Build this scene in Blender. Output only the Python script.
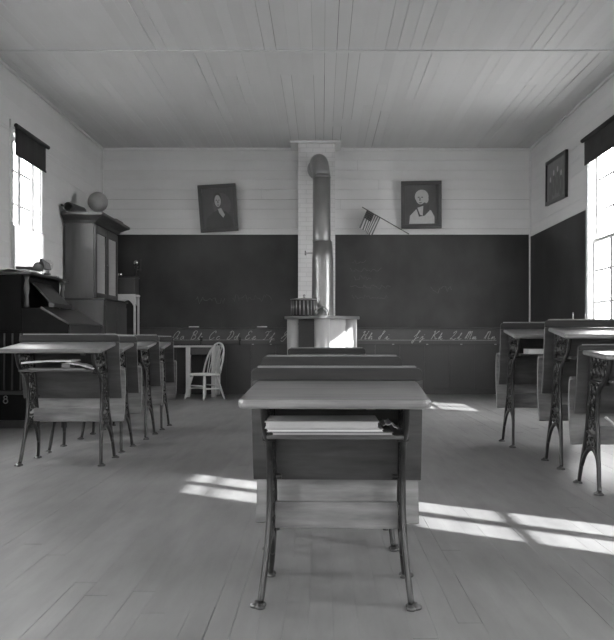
import bpy, bmesh, math, random
from mathutils import Vector, Matrix, Euler
random.seed(7)
SC = bpy.context.scene
COL = SC.collection
PI = math.pi
for o in list(bpy.data.objects):
    bpy.data.objects.remove(o)

# ------------------------------------------------------------------ camera, world, sun, exposure
EYE = 0.95
cam_d = bpy.data.cameras.new('camera')
cam = bpy.data.objects.new('camera', cam_d); COL.objects.link(cam)
cam.location = (0, 0, EYE); cam.rotation_euler = (PI/2, 0, 0)
cam_d.sensor_fit = 'HORIZONTAL'; cam_d.sensor_width = 36
cam_d.lens = 36*820/614
cam_d.shift_x = -15/614; cam_d.shift_y = 18/614
cam_d.clip_start = 0.05
SC.camera = cam

world = bpy.data.worlds.new('world'); SC.world = world; world.use_nodes = True
bg = world.node_tree.nodes['Background']
bg.inputs['Color'].default_value = (1, 1, 1, 1)
bg.inputs['Strength'].default_value = 8.0

sd = bpy.data.lights.new('sun', 'SUN'); sun = bpy.data.objects.new('sun', sd); COL.objects.link(sun)
sd.energy = 8; sd.angle = math.radians(0.6); sd.color = (1, 1, 1)
sdir = Vector((-0.8346, 0.5508, -math.tan(math.radians(30.2))))
sun.rotation_euler = sdir.to_track_quat('-Z', 'Y').to_euler()
sun.location = (8, -2, 6)

SC.view_settings.view_transform = 'Standard'; SC.view_settings.look = 'None'
SC.view_settings.gamma = 1; SC.view_settings.use_curve_mapping = False
SC.view_settings.exposure = 1.98

XL, XR, YF, YB, ZC = -3.73, 3.54, -3.0, 13.9, 4.17
WIN_Y = [(-1.6, -0.6), (1.99, 2.82), (5.85, 6.85), (9.86, 10.86)]
WIN_R = WIN_Y[:3] + [(9.52, 10.86)]
WZ0, WZ1 = 1.0, 3.46

# ------------------------------------------------------------------ materials (all greys: a black and white photograph)
def mat(name, v, rough=0.6, amp=0.0, scale=(3, 3, 3), metal=0.0, bump=0.0, island=0.0, spec=0.5, detail=6, blot=0.0, blot_scale=1.2, coat=0.0):
    m = bpy.data.materials.new(name); m.use_nodes = True
    nt = m.node_tree; N = nt.nodes; L = nt.links; b = N['Principled BSDF']
    b.inputs['Base Color'].default_value = (v, v, v, 1)
    b.inputs['Roughness'].default_value = rough
    b.inputs['Metallic'].default_value = metal
    b.inputs['Specular IOR Level'].default_value = spec
    b.inputs['Coat Weight'].default_value = coat
    b.inputs['Coat Roughness'].default_value = 0.2
    val = None
    def math_n(op, a, c):
        n = N.new('ShaderNodeMath'); n.operation = op
        for i, q in enumerate((a, c)):
            if isinstance(q, (int, float)): n.inputs[i].default_value = q
            else: L.new(q, n.inputs[i])
        return n.outputs[0]
    if amp or blot or island:
        tc = N.new('ShaderNodeTexCoord'); mp = N.new('ShaderNodeMapping')
        mp.inputs['Scale'].default_value = scale
        L.new(tc.outputs['Object'], mp.inputs['Vector'])
        nz = N.new('ShaderNodeTexNoise'); nz.inputs['Scale'].default_value = 1; nz.inputs['Detail'].default_value = detail
        nz.inputs['Roughness'].default_value = 0.6
        L.new(mp.outputs[0], nz.inputs['Vector'])
        val = math_n('MULTIPLY', math_n('SUBTRACT', nz.outputs['Fac'], 0.5), 2*amp)
        val = math_n('ADD', val, 1.0)
        if blot:
            n2 = N.new('ShaderNodeTexNoise'); n2.inputs['Scale'].default_value = blot_scale; n2.inputs['Detail'].default_value = 3
            L.new(tc.outputs['Object'], n2.inputs['Vector'])
            val = math_n('ADD', val, math_n('MULTIPLY', math_n('SUBTRACT', n2.outputs['Fac'], 0.5), 2*blot))
        if island:
            g = N.new('ShaderNodeNewGeometry')
            val = math_n('ADD', val, math_n('MULTIPLY', math_n('SUBTRACT', g.outputs['Random Per Island'], 0.5), 2*island))
        val = math_n('MULTIPLY', val, v)
        cb = N.new('ShaderNodeCombineColor')
        for i in range(3): L.new(val, cb.inputs[i])
        L.new(cb.outputs[0], b.inputs['Base Color'])
        if bump:
            bp = N.new('ShaderNodeBump'); bp.inputs['Strength'].default_value = bump; bp.inputs['Distance'].default_value = 0.01
            L.new(nz.outputs['Fac'], bp.inputs['Height']); L.new(bp.outputs[0], b.inputs['Normal'])
    return m

M = {}
M['wall'] = mat('painted_wall_boards', 0.60, 0.5, 0.05, (2, 2, 8), island=0.03, blot=0.1)
M['ceil'] = mat('painted_ceiling_boards', 0.58, 0.55, 0.05, (8, 1, 3), island=0.035, blot=0.1, blot_scale=0.6)
M['gap'] = mat('dark_gap', 0.02, 0.9)
M['trim'] = mat('painted_trim', 0.60, 0.5, 0.05, (4, 4, 4))
M['sash'] = mat('white_sash_paint', 0.6, 0.5, 0.04, (4, 4, 4))
M['wains'] = mat('dark_painted_wainscot', 0.04, 0.5, 0.15, (3, 3, 3), island=0.05, blot=0.2)
M['slate'] = mat('dark_slate', 0.038, 0.5, 0.5, (1.6, 1.6, .8), blot=1.0, blot_scale=0.9, spec=.25)
M['strip'] = mat('worn_slate_strip', 0.062, 0.55, 0.25, (6, 6, 10), blot=0.25)
M['floor'] = mat('worn_floor_boards', 0.19, 0.40, 0.45, (9, 1.6, 4), island=0.015, blot=0.35, blot_scale=0.9, bump=0.05)
M['desk'] = mat('varnished_desk_wood', 0.13, 0.30, 0.9, (3, 40, 40), blot=0.5, blot_scale=3, spec=.7, bump=.05, coat=.35)
M['back'] = mat('varnished_backrest_wood', 0.058, 0.32, 0.9, (4, 30, 30), blot=0.5, blot_scale=3, coat=.2)
M['ledge'] = mat('shaded_ledge_wood', 0.026, 0.5, 0.6, (4, 30, 30), spec=.2)  # shade on the ledge face, put into a darker wood colour
M['seat'] = mat('worn_seat_wood', 0.16, 0.36, 0.9, (4, 30, 30), blot=0.5, blot_scale=3)
M['iron'] = mat('worn_cast_iron', 0.010, 0.4, 0.5, (30, 30, 30), spec=.4, bump=0.1, coat=.35)
M['ironlight'] = mat('rubbed_cast_iron', 0.05, 0.36, 0.5, (30, 30, 30), metal=0.3, bump=0.15, coat=.6)
M['darkwood'] = mat('dark_stained_wood', 0.006, 0.6, 0.4, (8, 8, 3), spec=.1)
M['organ'] = mat('dark_organ_wood', 0.024, 0.35, 0.4, (3, 14, 14))
M['cabinet'] = mat('brown_cabinet_wood', 0.05, 0.38, 0.4, (16, 16, 2.2), blot=0.4, blot_scale=2)
M['curtpane'] = mat('curtained_cabinet_pane', 0.36, 0.3, 0.25, (3, 3, 60))
M['paper'] = mat('paper', 0.62, 0.8, 0.06, (20, 20, 20))
M['paper2'] = mat('aged_paper', 0.32, 0.8, 0.15, (20, 20, 60))
M['cover'] = mat('book_cover', 0.06, 0.6, 0.2, (20, 20, 20))
M['white'] = mat('white_paint', 0.60, 0.45, 0.06, (5, 5, 5))
M['steel'] = mat('sheet_steel', 0.26, 0.33, 0.2, (6, 6, 2), metal=0.75)
M['pipe'] = mat('stove_pipe_steel', 0.26, 0.38, 0.3, (6, 6, 1.5), metal=0.7, blot=0.35, blot_scale=1.5)
M['stoveiron'] = mat('stove_iron', 0.05, 0.45, 0.3, (10, 10, 10), metal=0.4)
M['enamel'] = mat('stove_jacket_enamel', 0.33, 0.35, 0.25, (5, 5, 2), metal=0.15, blot=0.2, blot_scale=3)
M['shade'] = mat('dark_shade_cloth', 0.022, 0.8, 0.1, (20, 20, 3))
M['globe'] = mat('globe_paper', 0.2, 0.4, 0.4, (6, 6, 6))
M['chalk'] = mat('chalk', 0.34, 0.9, 0.6, (40, 40, 40))
M['chalkbright'] = mat('white_chalk', 0.75, 0.9)
M['frame'] = mat('dark_picture_frame', 0.022, 0.35, 0.2, (10, 10, 10))
M['tone1'] = mat('print_dark', 0.03, 0.5, 0.4, (14, 14, 14))
M['tone2'] = mat('print_mid', 0.05, 0.5, 0.3, (8, 8, 8))
M['tone3'] = mat('print_light', 0.42, 0.5, 0.2, (20, 20, 20))
M['tone4'] = mat('print_mid_light', 0.14, 0.5, 0.4, (12, 12, 12))
M['halo'] = mat('print_soft_grey', 0.08, 0.5, 0.3, (8, 8, 8))
M['ground'] = mat('pale_ground', 0.35, 0.9, 0.2, (0.3, 0.3, 0.3))

def brick_mat():
    m = bpy.data.materials.new('painted_brick'); m.use_nodes = True
    N = m.node_tree.nodes; L = m.node_tree.links; b = N['Principled BSDF']
    tc = N.new('ShaderNodeTexCoord'); sp = N.new('ShaderNodeSeparateXYZ'); cx = N.new('ShaderNodeCombineXYZ')
    ad = N.new('ShaderNodeMath'); ad.operation = 'ADD'
    L.new(tc.outputs['Object'], sp.inputs[0]); L.new(sp.outputs[0], ad.inputs[0]); L.new(sp.outputs[1], ad.inputs[1])
    L.new(ad.outputs[0], cx.inputs[0]); L.new(sp.outputs[2], cx.inputs[1])
    br = N.new('ShaderNodeTexBrick'); L.new(cx.outputs[0], br.inputs['Vector'])
    br.inputs['Scale'].default_value = 1; br.inputs['Brick Width'].default_value = 0.21; br.inputs['Row Height'].default_value = 0.075
    br.inputs['Mortar Size'].default_value = 0.006
    br.inputs['Color1'].default_value = (.56, .56, .56, 1); br.inputs['Color2'].default_value = (.53, .53, .53, 1); br.inputs['Mortar'].default_value = (.46, .46, .46, 1)
    L.new(br.outputs['Color'], b.inputs['Base Color'])
    bp = N.new('ShaderNodeBump'); bp.inputs['Strength'].default_value = 0.3; bp.inputs['Distance'].default_value = 0.01; bp.invert = True
    L.new(br.outputs['Fac'], bp.inputs['Height']); L.new(bp.outputs[0], b.inputs['Normal'])
    b.inputs['Roughness'].default_value = 0.6
    return m
M['brick'] = brick_mat()

def glass_mat(name, tint, gl=0.06):
    m = bpy.data.materials.new(name); m.use_nodes = True
    N = m.node_tree.nodes; L = m.node_tree.links
    for n in list(N):
        if n.type == 'BSDF_PRINCIPLED': N.remove(n)
    out = [n for n in N if n.type == 'OUTPUT_MATERIAL'][0]
    t = N.new('ShaderNodeBsdfTransparent'); t.inputs[0].default_value = (tint, tint, tint, 1)
    g = N.new('ShaderNodeBsdfGlossy'); g.inputs['Roughness'].default_value = 0.03
    mx = N.new('ShaderNodeMixShader'); mx.inputs[0].default_value = gl
    L.new(t.outputs[0], mx.inputs[1]); L.new(g.outputs[0], mx.inputs[2]); L.new(mx.outputs[0], out.inputs[0])
    return m
M['glass'] = glass_mat('window_glass', 0.95)
M['lampglass'] = glass_mat('lamp_glass', 0.93, 0.12)
def sheer_mat():
    m = bpy.data.materials.new('sheer_white_cotton'); m.use_nodes = True
    N = m.node_tree.nodes; L = m.node_tree.links
    for n in list(N):
        if n.type == 'BSDF_PRINCIPLED': N.remove(n)
    out = [n for n in N if n.type == 'OUTPUT_MATERIAL'][0]
    t = N.new('ShaderNodeBsdfTranslucent'); t.inputs[0].default_value = (.30, .30, .30, 1)
    d = N.new('ShaderNodeBsdfDiffuse'); d.inputs[0].default_value = (.6, .6, .6, 1)
    mx = N.new('ShaderNodeMixShader'); mx.inputs[0].default_value = 0.35
    L.new(t.outputs[0], mx.inputs[1]); L.new(d.outputs[0], mx.inputs[2]); L.new(mx.outputs[0], out.inputs[0])
    return m
M['sheer'] = sheer_mat()

# ------------------------------------------------------------------ mesh helpers
def box(bm, x0, x1, y0, y1, z0, z1, mi=0, mtx=None):
    vs = [bm.verts.new((x, y, z)) for x in (x0, x1) for y in (y0, y1) for z in (z0, z1)]
    for f in ((0,1,3,2),(4,6,7,5),(0,4,5,1),(2,3,7,6),(0,2,6,4),(1,5,7,3)):
        fc = bm.faces.new([vs[i] for i in f]); fc.material_index = mi
    if mtx is not None:
        for v in vs: v.co = mtx @ v.co
    return vs

def crom(pts, n=6):
    P = [Vector(p) for p in pts]; P = [2*P[0]-P[1]] + P + [2*P[-1]-P[-2]]; out = []
    for i in range(1, len(P)-2):
        for k in range(n):
            t = k/n; a, b, c, d = P[i-1], P[i], P[i+1], P[i+2]
            out.append(0.5*((2*b)+(c-a)*t+(2*a-5*b+4*c-d)*t*t+(3*b-a-3*c+d)*t**3))
    out.append(P[-2]); return out

def sweep(bm, pts, section, up=Vector((1, 0, 0)), closed=False, scales=None, mi=0):
    """section: list of (a, b): a along 'up' axis made perpendicular, b along the other normal."""
    P = [Vector(p) for p in pts]; rings = []; n = len(P)
    for i, p in enumerate(P):
        if closed: t = P[(i+1) % n]-P[i-1]
        else: t = P[min(i+1, n-1)]-P[max(i-1, 0)]
        t.normalize()
        u = up - t*up.dot(t)
        if u.length < 1e-4:
            u = Vector((0, 1, 0)) - t*t.y
        u.normalize(); w = t.cross(u); s = scales[i] if scales else 1
        rings.append([bm.verts.new(p+u*a*s+w*b*s) for a, b in section])
    m = len(section)
    for i in range(n if closed else n-1):
        A, B = rings[i], rings[(i+1) % n]
        for k in range(m):
            f = bm.faces.new((A[k], A[(k+1) % m], B[(k+1) % m], B[k])); f.smooth = m > 5; f.material_index = mi
    if not closed:
        for r in (rings[0][::-1], rings[-1]):
            f = bm.faces.new(r); f.material_index = mi

def circ(r, n=8): return [(r*math.cos(2*PI*k/n), r*math.sin(2*PI*k/n)) for k in range(n)]
def rect(a, b):  # small chamfered rectangle
    c = min(a, b)*0.3; a /= 2; b /= 2
    return [(-a+c,-b),(a-c,-b),(a,-b+c),(a,b-c),(a-c,b),(-a+c,b),(-a,b-c),(-a,-b+c)]
def tube(bm, pts, r, n=8, closed=False, scales=None, up=Vector((1, 0, 0)), mi=0): sweep(bm, pts, circ(r, n), up, closed, scales, mi)

def lathe(bm, prof, c=(0, 0, 0), n=24, mi=0, smooth=True):
    c = Vector(c); rings = []
    for r, z in prof:
        rings.append([bm.verts.new(c+Vector((r*math.cos(2*PI*k/n), r*math.sin(2*PI*k/n), z))) for k in range(n)] if r > 1e-5 else [bm.verts.new(c+Vector((0, 0, z)))])
    for A, B in zip(rings, rings[1:]):
        for k in range(n):
            a, a2 = A[k % len(A)], A[(k+1) % len(A)]; b, b2 = B[k % len(B)], B[(k+1) % len(B)]
            vs = []
            for v in (a, a2, b2, b):
                if v not in vs: vs.append(v)
            if len(vs) > 2:
                f = bm.faces.new(vs); f.smooth = smooth; f.material_index = mi

def slab(bm, outline, z0, z1, mi=0):
    lo = [bm.verts.new((x, y, z0)) for x, y in outline]; hi = [bm.verts.new((x, y, z1)) for x, y in outline]
    n = len(lo)
    for f in [lo[::-1], hi]: bm.faces.new(f).material_index = mi
    for k in range(n): bm.faces.new((lo[k], lo[(k+1) % n], hi[(k+1) % n], hi[k])).material_index = mi

def obj(name, bm, m, parent=None, bevel=0, loc=None, rot=None):
    bmesh.ops.recalc_face_normals(bm, faces=bm.faces)
    me = bpy.data.meshes.new(name); bm.to_mesh(me); bm.free()
    for q in (m if isinstance(m, (list, tuple)) else [m]): me.materials.append(M[q])
    o = bpy.data.objects.new(name, me); COL.objects.link(o)
    if parent: o.parent = parent
    if loc: o.location = loc
    if rot: o.rotation_euler = rot
    if bevel:
        b = o.modifiers.new('bevel', 'BEVEL'); b.width = bevel; b.segments = 2; b.limit_method = 'ANGLE'; b.angle_limit = math.radians(35)
    return o
def tag(o, label, cat, group=None):
    o['label'] = label; o['category'] = cat
    if group: o['group'] = group
    return o
def thing(name, label, cat, loc=(0, 0, 0), rz=0, group=None, rot=None):
    o = bpy.data.objects.new(name, None); COL.objects.link(o)
    o.location = loc; o.rotation_euler = rot if rot else (0, 0, rz); o.empty_display_size = 0.1
    return tag(o, label, cat, group)
def struct(name, bm, m, parent=None, bevel=0):
    o = obj(name, bm, m, parent, bevel)
    if not parent: o['kind'] = 'structure'
    return o
NB = bmesh.new

# ------------------------------------------------------------------ room shell
# floor: boards running away from the camera
bm = NB(); x = XL-0.05
while x < XR+0.05:
    w = 0.083
    y = YF - random.random()*3
    while y < YB+0.1:
        L_ = random.uniform(2.5, 4.8)
        g = random.choice([.0003, .0003, .0004, .0005, .0006, .0008, .0025])
        vs = box(bm, x+g/2, x+w-g/2, max(y, YF-0.1)+.001, min(y+L_, YB+0.1)-.001, -0.02, random.uniform(-.0008, .0006))
        y += L_
    x += w
box(bm, XL-.1, XR+.1, YF-.1, YB+.1, -0.06, -0.012, 1)
struct('floor', bm, ['floor', 'gap'])

# ceiling: narrow boards running away from the camera with a joint batten across
bm = NB(); x = XL-0.02
while x < XR+0.02:
    w = 0.135
    k1, k2 = random.uniform(3, 8), random.uniform(10, 12.8)
    for (ya, yb) in ((YF-.1, k1), (k1, 9.2), (9.2, k2), (k2, YB+.1)):
        g = random.choice([.0006, .0006, .001, .001, .0015, .002, .005, .008])
        box(bm, x+g/2, min(x+w, XR+.05)-g/2, ya+.0005, yb-.0005, ZC+random.uniform(0, .002), ZC+.02)
    x += w
box(bm, XL-.1, XR+.1, YF-.1, YB+.1, ZC+.016, ZC+.1, 1)
struct('ceiling', bm, ['ceil', 'gap'])
bm = NB(); box(bm, XL, XR, 9.17, 9.235, ZC-.012, ZC+.003)
struct('trim_1', bm, 'ceil', bevel=.004)

# side walls with window openings
def side_wall(name, X, sgn):
    bm = NB(); z = 0; h = 0.19
    def seg(ya, yb, za, zb, g):
        box(bm, *(sorted((X, X+sgn*.02))), ya+.002, yb-.002, za+g/2, zb-g/2)
        box(bm, *(sorted((X+sgn*.014, X+sgn*.16))), ya, yb, za, zb, 1)
    cuts = sorted({0.0, WZ0, WZ1, ZC+.1} | {h*k for k in range(1, 23) if all(abs(h*k-q) > .03 for q in (WZ0, WZ1))})
    for za, zb in zip(cuts, cuts[1:]):
        g = random.choice([.001, .001, .002, .004])
        if za >= WZ0-.01 and zb <= WZ1+.01:
            y = YF-.1
            for (wa, wb) in (WIN_Y if sgn < 0 else WIN_R):
                seg(y, wa, za, zb, g); y = wb
            seg(y, YB+.1, za, zb, g)
        else:
            seg(YF-.1, YB+.1, za, zb, g)
    return struct(name, bm, ['wall', 'gap'])
side_wall('wall_left', XL, -1)
side_wall('wall_right', XR, 1)
def end_wall(name, Y, sgn):
    bm = NB(); z = 0; h = 0.165
    while z < ZC+.1:
        g = random.choice([.002, .003, .004, .006])
        xs = [XL-.15, random.uniform(-2, 2), XR+.15]
        for xa, xb in zip(xs, xs[1:]):
            box(bm, xa+.001, xb-.001, *sorted((Y, Y+sgn*.02)), z+g/2, min(z+h, ZC+.15)-g/2)
        z += h
    box(bm, XL-.15, XR+.15, *sorted((Y+sgn*.014, Y+sgn*.16)), 0, ZC+.1, 1)
    return struct(name, bm, ['wall', 'gap'])
end_wall('wall_back', YB, 1)
FILL_WIN_X = [(-2.5, -1.9), (1.6, 2.4)]  # openings for two windows added to give fill light from behind
bm = NB(); z = 0; cuts = [0, .165, .33, .495, .66, .825, WZ0, 1.165, 1.33, 1.5, 1.665, 1.83, 2.0, 2.165, 2.33, 2.5, 2.665, 2.83, 3.0, 3.165, 3.33, WZ1, 3.62, 3.79, 3.95, ZC+.1]
for za, zb in zip(cuts, cuts[1:]):
    xs = [XL-.15, FILL_WIN_X[0][0], FILL_WIN_X[0][1], FILL_WIN_X[1][0], FILL_WIN_X[1][1], XR+.15]
    for i, (xa, xb) in enumerate(zip(xs, xs[1:])):
        if i in (1, 3) and za >= WZ0-.01 and zb <= WZ1+.01: continue
        box(bm, xa, xb, YF-.02, YF, za+.001, zb-.001); box(bm, xa, xb, YF-.16, YF-.014, za, zb, 1)
struct('wall_front', bm, ['wall', 'gap'])
# corner and cornice strips
bm = NB(); box(bm, XL, XL+.03, YB-.03, YB, 2.7, ZC)
struct('trim_2', bm, 'trim', bevel=.006)
bm = NB(); box(bm, XR-.03, XR, YB-.03, YB, 0, ZC); struct('trim_3', bm, 'trim', bevel=.006)
bm = NB(); box(bm, XL, XR, YB-.035, YB, ZC-.05, ZC); struct('trim_4', bm, 'trim', bevel=.01)
bm = NB(); box(bm, XL, XL+.03, YF, YB-.035, ZC-.04, ZC); struct('trim_5', bm, 'trim', bevel=.01)
bm = NB(); box(bm, XR-.03, XR, YF, YB-.035, ZC-.04, ZC); struct('trim_6', bm, 'trim', bevel=.01)
# back wainscot below the alphabet strip, its cap and base
bm = NB(); x = XL+.01
while x < XR-.04:
    box(bm, x, min(x+.42, XR-.03)-.002, YB-.018, YB, 0.0, .85); x += .42
struct('trim_7', bm, 'wains')
bm = NB(); box(bm, XL+.01, XR-.03, YB-.035, YB-.018, 0, .09); struct('baseboard_back', bm, 'wains', bevel=.006)
bm = NB(); box(bm, XR-.018, XR, 10.98, YB-.03, 0, 1.12)
struct('trim_8', bm, 'wains')
bm = NB(); box(bm, XL, XL+.02, YF, YB, 0, .14); struct('baseboard_left', bm, 'trim', bevel=.005)
bm = NB(); box(bm, XR-.02, XR, YF, 10.98, 0, .14); struct('baseboard_right', bm, 'trim', bevel=.005)
# outside ground
bm = NB(); box(bm, -60, 60, -60, 70, -.6, -.5); struct('ground', bm, 'ground')

# windows
def window(n, X, sgn, ya, yb, mull=.05):
    root = bpy.data.objects.new('window_%d' % n, None); COL.objects.link(root); root['kind'] = 'structure'
    root.location = (X, (ya+yb)/2, WZ0)
    def P(nm, bm, m, bevel=0):
        o = obj(nm, bm, m, root, bevel); o.location = (-X, -(ya+yb)/2, -WZ0); return o
    def bx(bm, a, b, *r): box(bm, *sorted((X+sgn*a, X+sgn*b)), *r)   # a, b outward from inner wall face
    bm = NB(); c = .085
    bx(bm, -.022, 0, ya-c, ya, WZ0-.05, WZ1+c); bx(bm, -.022, 0, yb, yb+c, WZ0-.05, WZ1+c); bx(bm, -.026, 0, ya-c, yb+c, WZ1, WZ1+c+.02)
    P('window_casing', bm, 'trim', .004)
    bm = NB(); bx(bm, -.07, .10, ya-c-.02, yb+c+.02, WZ0-.035, WZ0); P('window_sill', bm, 'trim', .006)
    bm = NB(); t = .022
    bx(bm, 0, .15, ya, ya+t, WZ0, WZ1); bx(bm, 0, .15, yb-t, yb, WZ0, WZ1); bx(bm, 0, .15, ya+t, yb-t, WZ1-t, WZ1)
    P('window_frame', bm, 'sash')
    zm = (WZ0+WZ1)/2
    for nm, z0, z1, o0 in (('lower_sash', WZ0, zm+.02, .05), ('upper_sash', zm-.02, WZ1-t, .09)):
        bm = NB(); s = .045; A, B = ya+t, yb-t
        bx(bm, o0, o0+.035, A, A+s, z0, z1); bx(bm, o0, o0+.035, B-s, B, z0, z1)
        bx(bm, o0, o0+.035, A+s, B-s, z0, z0+s); bx(bm, o0, o0+.035, A+s, B-s, z1-s, z1)
        ym = (A+B)/2; bx(bm, o0+.004, o0+.03, ym-mull, ym+mull, z0+s, z1-s)
        for k in (1, 2):
            zz = z0+(z1-z0)*k/3; bx(bm, o0+.006, o0+.028, A+s, B-s, zz-.014, zz+.014)
        P(nm, bm, 'sash')
        bm = NB(); bx(bm, o0+.015, o0+.018, A+s-.01, B-s+.01, z0+s-.01, z1-s+.01); g = P('pane', bm, 'glass')
    return root
k = 1
for (ya, yb), (yc, yd) in zip(WIN_Y, WIN_R):
    window(k, XL, -1, ya, yb); window(k+1, XR, 1, yc, yd, .055 if k == 3 else .05); k += 2

for i, (xa, xb) in enumerate(FILL_WIN_X):  # added windows, unseen behind the camera, to fill the near desks with light
    root = bpy.data.objects.new('window_%d' % (9+i), None); COL.objects.link(root); root['kind'] = 'structure'; root.location = ((xa+xb)/2, YF, WZ0)
    hw = (xb-xa)/2; H_ = WZ1-WZ0; zm = H_/2
    bm = NB(); box(bm, -hw-.085, -hw, 0, .022, -.05, H_+.085); box(bm, hw, hw+.085, 0, .022, -.05, H_+.085); box(bm, -hw-.1, hw+.1, 0, .026, H_, H_+.1); obj('window_casing', bm, 'trim', root, .004)
    bm = NB(); box(bm, -hw-.1, hw+.1, -.1, .07, -.035, 0); obj('window_sill', bm, 'trim', root, .005)
    bm = NB(); box(bm, -hw, -hw+.06, -.12, -.05, 0, H_); box(bm, hw-.06, hw, -.12, -.05, 0, H_); box(bm, -.012, .012, -.1, -.07, 0, H_)
    for q in range(7): box(bm, -hw+.06, hw-.06, -.1, -.07, H_*q/6-.014, H_*q/6+.014)
    obj('window_sash', bm, 'sash', root)
    bm = NB(); box(bm, -hw+.05, hw-.05, -.088, -.084, 0, H_); obj('pane', bm, 'glass', root)
    ld = bpy.data.lights.new('window_portal', 'AREA'); lo = bpy.data.objects.new('window_portal', ld); COL.objects.link(lo)
    ld.shape = 'RECTANGLE'; ld.size = xb-xa; ld.size_y = H_; ld.cycles.is_portal = True
    lo.location = ((xa+xb)/2, YF-.2, (WZ0+WZ1)/2); lo.rotation_euler = Euler((PI/2, 0, 0)) if True else None
    lo.rotation_euler = Vector((0, 1, 0)).to_track_quat('-Z', 'Y').to_euler()

# portals: plain sky light through the window openings
for X, sg in ((XL-.2, 1), (XR+.2, -1)):
    for (ya, yb) in (WIN_Y if sg > 0 else WIN_R):
        ld = bpy.data.lights.new('window_portal', 'AREA'); lo = bpy.data.objects.new('window_portal', ld); COL.objects.link(lo)
        ld.shape = 'RECTANGLE'; ld.size = WZ1-WZ0; ld.size_y = yb-ya; ld.cycles.is_portal = True
        lo.location = (X, (ya+yb)/2, (WZ0+WZ1)/2)
        lo.rotation_euler = Euler((0, -sg*PI/2, 0))

# roller shades
def roller(X, sgn, ya, yb, zt, zb, label, streaks=False, cut=None):
    t = thing('roller_shade', label, 'window shade', (X-sgn*.062, (ya+yb)/2, zt))
    bm = NB(); L_ = yb-ya
    tube(bm, [(0, -L_/2-.03, 0), (0, L_/2+.03, 0)], .026, 12, up=Vector((0, 0, 1)))
    obj('roller', bm, 'shade', t)
    bm = NB(); n = 14; pts = []
    a = -L_/2; b = L_/2 if cut is None else L_/2
    if cut: a = -L_/2+cut
    for i in range(n+1):
        y = a+(b-a)*i/n; dx = .004*math.sin(i*1.7)
        pts.append((y, dx))
    rows = []
    for i, (y, dx) in enumerate(pts):
        rows.append([bm.verts.new((sgn*(.022)+dx+q, y, z)) for q in (0, .002) for z in (0, zb-zt)])
    for A, B in zip(rows, rows[1:]):
        bm.faces.new((A[0], B[0], B[1], A[1])); bm.faces.new((A[3], B[3], B[2], A[2])); bm.faces.new((A[1], B[1], B[3], A[3])); bm.faces.new((A[0], A[2], B[2], B[0]))
    obj('shade_cloth', bm, 'shade', t)
    bm = NB(); box(bm, sgn*.022-.006, sgn*.022+.008, a, b, zb-zt-.015, zb-zt+.01); obj('hem_slat', bm, 'shade', t, .003)
    return t
roller(XL, -1, 9.86, 10.96, 3.50, 3.17, 'dark roller shade rolled high on the left window above the organ')
roller(XR, 1, 9.47, 10.93, 3.58, 3.26, 'dark roller shade at the top of the right hand window')
roller(XR, 1, 1.94, 2.87, 3.56, 3.06, 'dark roller shade on the nearest right window')
roller(XR, 1, 5.80, 6.92, 3.56, .98, 'dark roller shade drawn right down on the middle right window', cut=.115)
roller(XL, -1, 1.94, 2.87, 3.56, 3.15, 'dark roller shade on the nearest left window')

# white sash curtain on lower left window
t = thing('sash_curtain', 'sheer white half curtain across the lower left window', 'curtain', (XL+.045, 10.33, 2.33))
bm = NB(); n = 90; A = -.56; B = .56; rows = []
for i in range(n+1):
    y = A+(B-A)*i/n; dx = .016*math.sin(i*.9)+.006*math.sin(i*2.3)
    rows.append([bm.verts.new((dx*(.5+.8*k/6), y*(1-.03*math.sin(k*.5)), -.02-1.25*k/6)) for k in range(7)])
for a, b in zip(rows, rows[1:]):
    for k in range(6):
        f = bm.faces.new((a[k], b[k], b[k+1], a[k+1])); f.smooth = True
obj('curtain_cloth', bm, 'sheer', t)
bm = NB(); tube(bm, [(0, -.6, 0), (0, .6, 0)], .006, 8, up=Vector((0, 0, 1))); obj('curtain_rod', bm, 'trim', t)

# blackboards
bm = NB(); box(bm, XL+.02, XR-.04, YB-.02, YB-.002, 1.13, 2.70)
bb = tag(obj('blackboard', bm, 'slate'), 'long dark blackboard across the end wall behind the stove', 'blackboard')
bm = NB(); box(bm, XR-.02, XR-.002, 10.98, YB-.05, 1.14, 2.66)
tag(obj('blackboard', bm, 'slate'), 'dark blackboard on the right hand wall beside the window', 'blackboard')
bm = NB(); box(bm, XL+.02, XR-.03, YB-.03, YB-.001, 2.70, 2.725); struct('trim_9', bm, 'trim', bevel=.004)
bm = NB(); box(bm, XR-.03, XR-.001, 10.95, YB-.035, 2.66, 2.69); struct('trim_10', bm, 'trim', bevel=.004)
bm = NB(); box(bm, XL+.02, XR-.04, YB-.07, YB-.002, 1.105, 1.13)
tag(obj('chalk_ledge', bm, 'wains', bevel=.004), 'narrow dark chalk ledge along the foot of the long blackboard', 'chalk ledge')

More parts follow.
